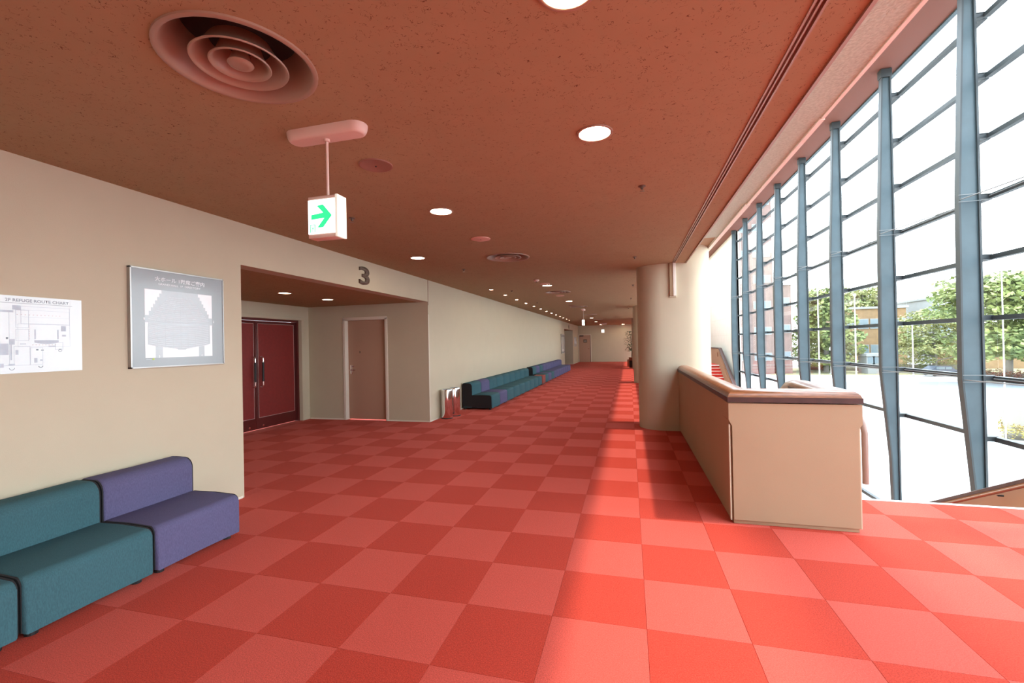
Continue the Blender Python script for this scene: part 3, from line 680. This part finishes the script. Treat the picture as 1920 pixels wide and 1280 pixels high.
# ------------------------------------------------------------------ ceiling fittings
def diffuser_mesh():
    o = {}
    def mk(nm, prof, mm, seg=48, close=False):
        bm = bmesh.new(); lathe(bm, prof, seg, close=close); q = fin(nm, bm, mm, None, smooth=50); o[nm] = q.data; bpy.data.objects.remove(q)
    mk('rim', [(.322, 0), (.321, -.009), (.313, -.013), (.303, -.012), (.296, -.004), (.282, .022), (.258, .065), (.238, .115), (.234, .165), (.242, .165), (.246, .115), (.266, .067), (.29, .026), (.299, .0)], 'terracotta_metal', close=True)
    for i, r_ in enumerate((.190, .118)):
        mk('cone%d' % i, [(r_+.004, -.013), (r_+.007, -.008), (r_-.008, .006), (r_*.82, .034), (r_*.66, .085), (r_*.64, .085), (r_*.80, .031), (r_-.012, .002), (r_-.003, -.011)], 'terracotta_metal', close=True)
    mk('centre_cone', [(0, -.012), (.03, -.014), (.048, -.010), (.053, -.003), (.045, .01), (.03, .05), (0, .05)], 'terracotta_metal')
    mk('duct', [(.23, .15), (.15, .22), (0, .22)], 'duct')
    return o
DM = diffuser_mesh()
dl = ['large round stepped ceiling diffuser at the upper left, nearest the viewpoint', 'round ceiling diffuser in front of the recess with the numeral three, second along the row', 'third round ceiling diffuser along the centre row', 'fourth round ceiling diffuser along the centre row', 'fifth round ceiling diffuser along the centre row', 'sixth ceiling diffuser, near the far recess', 'seventh and farthest ceiling diffuser']
for k, (x, y) in enumerate(DIFF):
    e = empty('ceiling_diffuser', (x, y, H)); tag(e, dl[k], 'diffuser', 'round ceiling diffusers')
    for nm, me in DM.items(): link('cone' if nm.startswith('cone') else nm, me, None, e)
def lathe_mesh(nm, prof, m, seg=32, close=False):
    bm = bmesh.new(); lathe(bm, prof, seg, close=close); q = fin(nm, bm, m, None, smooth=50); me = q.data; bpy.data.objects.remove(q); return me
RG = lathe_mesh('ring', [(.118, 0), (.117, -.006), (.108, -.009), (.101, -.006), (.100, -.002), (.10, .0)], 'terracotta_metal')
LN = lathe_mesh('lens', [(.102, -.003), (.06, -.004), (0, -.004)], 'lamp')
LR = lathe_mesh('lens', [(.102, -.003), (.06, -.004), (0, -.004)], 'lamp_recess')
RS = lathe_mesh('ring', [(.055, 0), (.054, -.005), (.045, -.006), (.043, -.001)], 'pale_cover', 20); LS = lathe_mesh('lens', [(.044, -.002), (0, -.003)], 'lamp_small', 20)
def lamp(x, y, label, z=H, small=False, sc=1, group='round ceiling downlights'):
    e = empty('downlight', (x, y, z)); e.scale = (sc, sc, 1); tag(e, label, 'downlight', group)
    link('ring', RS if small else RG, None, e); link('lens', LS if small else (LN if z == H else LR), None, e)
for x, y, s_, lb in ((-.19, 1.60, 1, 'round downlight cut off by the top edge of the view'), (-.18, 2.77, .95, 'round downlight in the middle right of the near ceiling'), (-1.73, 3.94, 1, 'round downlight to the right of the lit arrow sign'),
                     (-2.98, 5.91, .95, 'round downlight near the header bearing the numeral three'), (-1.75, 9.75, 1, 'round downlight before the third diffuser, in the centre row'), (-1.78, 13.7, 1, 'round downlight before the fourth diffuser, in the centre row'),
                     (-1.9, 23.7, 1, 'distant downlight just past the far side-on exit sign'), (-2.0, 28.3, 1, 'distant downlight opposite the far recess'), (-2.0, 33.2, 1, 'farthest downlight of the centre row'), (-.4, 33.6, 1.3, 'distant downlight at right before the end wall')):
    lamp(x, y, lb, sc=s_)
lamp(-5.17, 5.73, 'left of the two downlights inside the recess', 2.37, sc=.9); lamp(-5.21, 6.79, 'right of the two downlights inside the recess', 2.37, sc=.9)
for k in range(13):
    lamp(-3.13-.012*k, 9.95+1.27*k, '%s tiny downlight of the row beside the left wall, counted from the near end' % (ordn+['thirteenth'])[k], small=True, group='tiny downlights beside the left wall')
CV = lathe_mesh('cover', [(.118, 0), (.117, -.006), (.108, -.009), (0, -.010)], 'pale_cover'); CG = lathe_mesh('grille', [(.118, 0), (.117, -.007), (.108, -.010), (.104, -.008), (0, -.008)], 'grille'); KN = lathe_mesh('screw', [(.006, -.008), (.006, -.013), (0, -.013)], 'duct', 10)
for x, y, me, nm, lb in ((-1.72, 2.79, CG, 'ceiling_speaker', 'brown round speaker grille behind the lit arrow sign'), (-1.73, 5.12, CV, 'ceiling_cover', 'pale pink round cover plate in front of the second diffuser'),
                         (-1.75, 9.45, CV, 'ceiling_cover', 'pale round cover plate beside the fifth downlight'), (-1.80, 12.0, CV, 'ceiling_cover', 'distant pale round cover plate behind the third diffuser'), (-1.9, 15.4, CG, 'ceiling_speaker', 'distant brown speaker grille before the fourth diffuser')):
    e = empty(nm, (x, y, H)); tag(e, lb, 'speaker' if 'speaker' in nm else 'cover plate'); link('cover', me, None, e); link('screw', KN, None, e)
e = empty('smoke_detector', (-1.80, 8.80, H)); tag(e, 'small pale smoke detector ahead of the third diffuser', 'smoke detector')
link('body', lathe_mesh('body', [(.06, 0), (.058, -.02), (.04, -.035), (0, -.036)], 'pink_plastic', 24), None, e); link('sensor', lathe_mesh('sensor', [(.015, -.035), (.014, -.05), (0, -.052)], 'number', 12), None, e)
sb = lathe_mesh('body', [(.030, 0), (.030, -.006), (.013, -.008), (.010, -.03), (.0, -.03)], 'number', 16); sp = lathe_mesh('deflector', [(.004, -.028), (.005, -.042), (.020, -.043), (.020, -.045), (0, -.045)], 'chrome', 12)
sl_ = ['sprinkler head just right of the lit arrow sign', 'sprinkler head near the right side of the ceiling, in front', 'second sprinkler head at right, above the broad pillar', 'third sprinkler head at right, beyond the broad pillar', 'fourth sprinkler head at right', 'fifth sprinkler head at right, distant',
       'sprinkler head near the recess corner', 'sprinkler head above the middle sofas', 'sprinkler head before the tiny downlight row', 'distant sprinkler head beside the tiny downlight row']
for (x, y), lb in zip(((-2.66, 3.86), (.13, 3.83), (.11, 7.0), (.11, 10.44), (.08, 13.6), (.0, 17.5), (-2.71, 7.08), (-2.73, 10.35), (-2.78, 13.67), (-2.8, 16.9)), sl_):
    e = empty('sprinkler', (x, y, H)); tag(e, lb, 'sprinkler', 'ceiling sprinklers'); link('body', sb, None, e); link('deflector', sp, None, e)

# ------------------------------------------------------------------ exit signs
def exit_sign(x, y, rz, label, full, sc=1):
    e = empty('exit_sign', (x, y, H), rz); tag(e, label, 'exit sign')
    bm = bmesh.new(); L_ = .265; r_ = .068
    secs = []
    for k in range(9):
        t = math.pi/2*k/8; z = -.055*math.sin(t); rr = r_-.028*(1-math.cos(t))*1.0; ll = L_-.03*(1-math.cos(t))
        secs.append([((ll-rr)*s1+rr*math.cos(a), rr*math.sin(a), z) for s1, a in [(1, R(-90+15*q)) for q in range(13)]+[(-1, R(90+15*q)) for q in range(13)]])
    loft(bm, secs); fin('ceiling_mount', bm, 'pink_plastic', e, smooth=50)
    bm = bmesh.new(); tube(bm, [(0, 0, -.05), (0, 0, -.40)], .0085, 10); lathe(bm, [(0, -.052), (.017, -.052), (.017, -.07), (0, -.072)], 14); fin('rod', bm, 'pink_plastic', e, smooth=50)
    a0, a1, z0, z1 = -.115, .085, -.645, -.42
    bx('housing', 'pink_plastic', e, (a0, -.03, z0, a1, .045, z0+.025), (a0, -.03, z1, a1, .045, z1+.022), bev=.003)
    bx('light_box', 'sign_lit', e, a0+.002, -.034, z0+.025, a1-.012, .049, z1)
    bx('end_panel', 'sign_side', e, a1-.012, -.036, z0, a1+.004, .051, z1+.022, bev=.002)
    if full:
        fn = lambda a, b, t: (a, -.0345-t, b)
        W_, Hh = (a1-.014)-a0, z1-z0-.025; P = lambda u, v: (a0+.002+u*W_, z0+.025+v*Hh)
        flat('arrow', 'sign_green', [[P(.12, .42), P(.12, .56), P(.56, .60), P(.33, .82), P(.56, .84), P(.88, .50), P(.56, .17), P(.34, .17), P(.60, .44)]], .0005, e, fn).matrix_parent_inverse = Matrix()
        g = [r4(*P(.07, .04), *P(.10, .27)), r4(*P(.07, .25), *P(.27, .27)), r4(*P(.24, .04), *P(.27, .27)), r4(*P(.165, .185), *P(.195, .215)), [P(.15, .13), P(.19, .13), P(.20, .18), P(.155, .18)], [P(.15, .13), P(.13, .06), P(.145, .05), P(.17, .12)], [P(.18, .13), P(.215, .09), P(.20, .05), P(.215, .045), P(.23, .09), P(.195, .14)], [P(.125, .15), P(.16, .175), P(.155, .185), P(.12, .165)]]
        flat('pictogram', 'sign_green', g, .0005, e, fn).matrix_parent_inverse = Matrix()
exit_sign(-1.715, 2.255, 0, 'lit green arrow exit sign hanging on a rod from the ceiling', True)
exit_sign(-1.70, 17.3, R(90), 'distant exit sign seen edge-on over the sofa rows', True)
exit_sign(-1.75, 31.5, 0, 'farthest small lit sign before the end wall', False)

# ------------------------------------------------------------------ potted plant beyond the third pillar
e = empty('potted_plant', (.12, 27.6, 0)); tag(e, 'tall leafy potted plant half hidden by the third pillar', 'plant')
bx('pot', 'pot', e, -.26, -.26, 0, .26, .26, .42, bev=.02); bx('soil', 'stem', e, -.22, -.22, .40, .22, .22, .43)
bm = bmesh.new(); tube(bm, [(0, 0, .4), (.03, .02, 1.0), (-.02, 0, 1.5), (0, .03, 2.0)], [.03, .025, .02, .01], 8); fin('stem', bm, 'stem', e)
bm = bmesh.new()
for k in range(420):
    a = random.uniform(0, 2*math.pi); z = random.uniform(.95, 2.15); rr = random.uniform(.08, .42)*(1-.4*abs(z-1.5))
    c_ = Vector((rr*math.cos(a), rr*math.sin(a), z)); d1 = Vector((math.cos(a), math.sin(a), random.uniform(-.9, .3))).normalized()*random.uniform(.09, .16); d2 = d1.cross(Vector((random.uniform(-.5, .5), 0, 1))).normalized()*.036
    bm.faces.new([bm.verts.new(p) for p in (c_, c_+d1*.5+d2, c_+d1, c_+d1*.5-d2)])
tag(fin('foliage', bm, 'leaf', e, recalc=False), kind='stuff')
e = empty('planter_box', (.2, 26.4, 0)); tag(e, 'low brown box beside the potted plant behind the third pillar', 'box')
for nm, mm, a in (('body', 'black', (-.22, -.15, 0, .2, .2, .42)), ('lid', 'pot', (-.24, -.17, .42, .22, .22, .60))):
    bm = bmesh.new(); box(bm, *a, bev=.01); fin(nm, bm, mm, e)

# ------------------------------------------------------------------ outdoors
og = bx('ground', 'plaza', None, 5.95, -60, ZG-.3, 260, 260, ZG-.05); struct(og)
# paving slabs near the glass
bm = bmesh.new()
for i in range(12):
    for j in range(24):
        x0, y0 = 6+i*2.0, -2+j*2.0; box(bm, x0+.01, y0+.01, ZG-.06, x0+1.99, y0+1.99, ZG-.03)
tag(fin('paving_slabs', bm, 'plaza', og), kind='stuff')
struct(bx('road', 'road', None, 20, 52, ZG-.05, 260, 66, ZG-.03))
struct(bx('lawn', 'lawn', None, 22, 78, ZG-.05, 200, 96, ZG))
def foliage(bm, c_, rx, rz, n, s):
    for _ in range(n):
        d1 = Vector((random.gauss(0, 1), random.gauss(0, 1), random.gauss(0, 1))).normalized(); k = random.uniform(.75, 1.05)
        p = Vector(c_)+Vector((d1.x*rx, d1.y*rx, d1.z*rz))*k
        u = Vector((random.gauss(0, 1), random.gauss(0, 1), random.gauss(0, .6))).normalized()*s*random.uniform(.6, 1.3); v = u.cross(Vector((random.gauss(0, .5), random.gauss(0, .5), 1))).normalized()*s*.6
        bm.faces.new([bm.verts.new(q) for q in (p-u, p+v, p+u, p-v)])
def tree(x, y, h, cw, label, m='tree', trunk_h=.35, n=46):
    e = empty('tree', (x, y, ZG)); tag(e, label, 'tree', 'trees beyond the plaza')
    bm = bmesh.new(); tube(bm, [(0, 0, -.1), (.1, 0, h*.3), (-.1, .1, h*.6), (0, 0, h*.9)], [h*.028, h*.022, h*.015, h*.005], 8)
    for k in range(7):
        a = k*2.4; z = h*(trunk_h+.07*k); tube(bm, [(0, 0, z), (math.cos(a)*cw*.3, math.sin(a)*cw*.3, z+h*.06), (math.cos(a)*cw*.62, math.sin(a)*cw*.62, z+h*.08)], [h*.014, h*.008, h*.003], 6)
    fin('trunk', bm, 'bark', e)
    bm = bmesh.new()
    for k in range(n):
        z = random.uniform(trunk_h, .95); r_ = cw*math.sqrt(max(.05, 1-((z-trunk_h-.12)/(1-trunk_h))**2)); a = random.uniform(0, 6.28); q = r_*math.sqrt(random.random())*.85
        foliage(bm, (q*math.cos(a), q*math.sin(a), z*h), cw*.26, h*.055, 90, .026*h)
    tag(fin('foliage', bm, m, e, recalc=False), kind='stuff')
def ray(px, dist, z=ZG):   # ground position for building the view: bearing of a photo column at a given Y
    a = math.atan((px-960)/FPX)-.2597; return math.tan(a)*dist
tree(ray(1890, 66), 66, 13.2, 8.5, 'broad yellow-green tree at the right edge with a red hedge below', 'tree', .22, 130)
tree(ray(1752, 84), 84, 9.6, 7.5, 'spreading yellow-green tree between the two nearest mullions', 'tree_y', .18, 90)
tree(ray(1548, 84), 84, 14.0, 5.0, 'tall green tree left of the ochre building', 'tree', .12, 90)
tree(ray(1620, 120), 120, 17.5, 6.5, 'pale yellow tree rising behind the ochre building', 'tree_y', .25, 90)
tree(ray(1516, 104), 104, 10.5, 4.0, 'narrow green tree beside the pink brick wing', 'tree', .15, 40)
def hedge(name, label, x0, y0, x1, y1, wd, h, m, n):
    e = empty(name, (x0, y0, ZG)); tag(e, label, 'hedge'); d_ = Vector((x1-x0, y1-y0, 0)); s = Vector((-d_.y, d_.x, 0)).normalized()
    bm = bmesh.new()
    for k in range(n):
        t = random.random(); q = d_*t+s*random.uniform(-wd, wd)/2+Vector((0, 0, h*random.uniform(.3, .95))); foliage(bm, q, h*.35, h*.28, 14, .07*max(1, h))
    tag(fin('foliage', bm, m, e, recalc=False), kind='stuff')
    bm = bmesh.new(); tube(bm, [(0, 0, 0)+d_*0 if 0 else Vector((0, 0, h*.3)), d_*.5+Vector((0, 0, h*.3)), d_+Vector((0, 0, h*.3))], max(.1, wd*.3), 6); fin('branches', bm, 'bark', e)
hedge('hedge', 'low clipped yellow-green hedge on the plaza near the glass', 20.5, 31.5, 27, 27.5, 5.0, .75, 'hedge', 900)
hedge('azalea_hedge', 'red azalea hedge under the tree at the right edge', ray(1835, 68), 68, ray(1990, 62), 62, 2.5, 1.3, 'azalea', 300)
hedge('shrub_row', 'low green shrub row along the lawn behind the lamp posts', ray(1500, 90), 90, ray(1800, 84), 84, 2.5, 1.5, 'tree', 420)
def building(name, x0, x1, y0, y1, z1, m, label, rows, cols, ww, wh, zs=1.2):
    e = empty(name, (x0, y0, ZG)); tag(e, label, 'building'); X, Y, Z = x1-x0, y1-y0, z1-ZG
    bx('wall', m, e, 0, 0, 0, X, Y, Z); bx('roof', 'conc', e, -.3, -.3, Z, X+.3, Y+.3, Z+.4)
    for j in range(rows):
        for i in range(cols):
            cx = X*(i+.5)/cols; z = zs+(Z-zs)*(j+.25)/rows
            f = bx('window', 'conc', e, cx-ww/2-.1, -.12, z-.1, cx+ww/2+.1, .02, z+wh+.1); bx('pane', 'win', f, cx-ww/2, -.15, z, cx+ww/2, -.10, z+wh)
            if i == 0 or cols < 4:
                cy = Y*(i+.5)/cols; f = bx('window', 'conc', e, X-.02, cy-ww/2-.1, z-.1, X+.12, cy+ww/2+.1, z+wh+.1); bx('pane', 'win', f, X+.10, cy-ww/2, z, X+.15, cy+ww/2, z+wh)
building('brick_tower', 13, 22.7, 80, 100, 26.5, 'brick', 'tall pink brick tower seen through the farthest glass bays', 7, 3, 2.4, 1.1)
building('brick_wing', 23.2, 25.6, 81, 97, 10.2, 'brick', 'lower pink brick wing joined to the right of the tower', 3, 1, 1.8, 1.2)
building('ochre_building', ray(1585, 98), ray(1700, 98), 98, 112, 6.8, 'ochre', 'ochre brick building behind the lamp posts', 2, 5, 1.5, 1.7)
building('pale_building', ray(1752, 112), ray(1830, 112), 112, 126, 9.2, 'conc', 'pale flat-roofed building above the middle tree', 3, 4, 2.2, 1.6)
building('low_building', ray(1835, 92), ray(1990, 92), 92, 104, 1.0, 'ochre', 'low ochre building behind the red hedge', 1, 9, 2.4, 2.2)
building('kiosk', ray(1626, 80), ray(1658, 80), 80, 83, -1.5, 'conc', 'small white kiosk in front of the ochre building', 1, 3, .9, 1.0)
def post(px, y, zt, r_, label, arm=True):
    e = empty('lamp_post', (ray(px, y), y, ZG)); tag(e, label, 'lamp post')
    bm = bmesh.new(); tube(bm, [(0, 0, 0), (0, 0, zt-ZG)], [r_, r_*.7], 8); fin('pole', bm, 'white_paint', e)
    bm = bmesh.new(); lathe(bm, [(0, 0), (r_*2.2, 0), (r_*2, .12), (0, .14)], 10); fin('base', bm, 'conc', e)
    bm = bmesh.new(); lathe(bm, [(0, 0), (r_*1.6, 0), (r_*1.9, r_*2), (r_*.8, r_*3.5), (0, r_*3.6)], 12, c=(0, 0, zt-ZG)); fin('head', bm, 'white_paint', e)
post(1535, 75, 8.5, .10, 'thin white lamp post in front of the tall green tree')
post(1604, 75, 7.5, .10, 'thin white lamp post in front of the ochre building')
post(1711, 75, 3.0, .09, 'short white lamp post left of the middle tree')
post(1881, 13.8, 3.4, .018, 'very thin tall white pole close to the glass at right')
post(1558, 80, -.5, .16, 'stubby post at the foot of the tall green tree')
# parked car
e = empty('car', (ray(1762, 76), 76, ZG), R(8)); tag(e, 'dark blue parked car under the middle tree', 'car')
bm = bmesh.new(); loft(bm, [[(x, -s_*.85, z) for x, z in ((-2.1, .35), (2.1, .35), (2.15, .75), (1.2, .92), (.7, 1.38), (-1.0, 1.42), (-1.7, .95), (-2.15, .85))] for s_ in (1, -1)]); fin('body', bm, 'car', e)
bx('side_window', 'win', e, (-1.15, -.87, .95, -.1, -.84, 1.3), (0, -.87, .95, .75, -.84, 1.27))
for x in (-1.35, 1.35):
    for y in (-.8, .8):
        bm = bmesh.new(); lathe(bm, [(0, -.1), (.3, -.1), (.33, 0), (.3, .1), (0, .1)], 16)
        for v in bm.verts: v.co = Vector((x+v.co.x, y+v.co.z, .33+v.co.y))
        fin('wheel', bm, 'black', e)
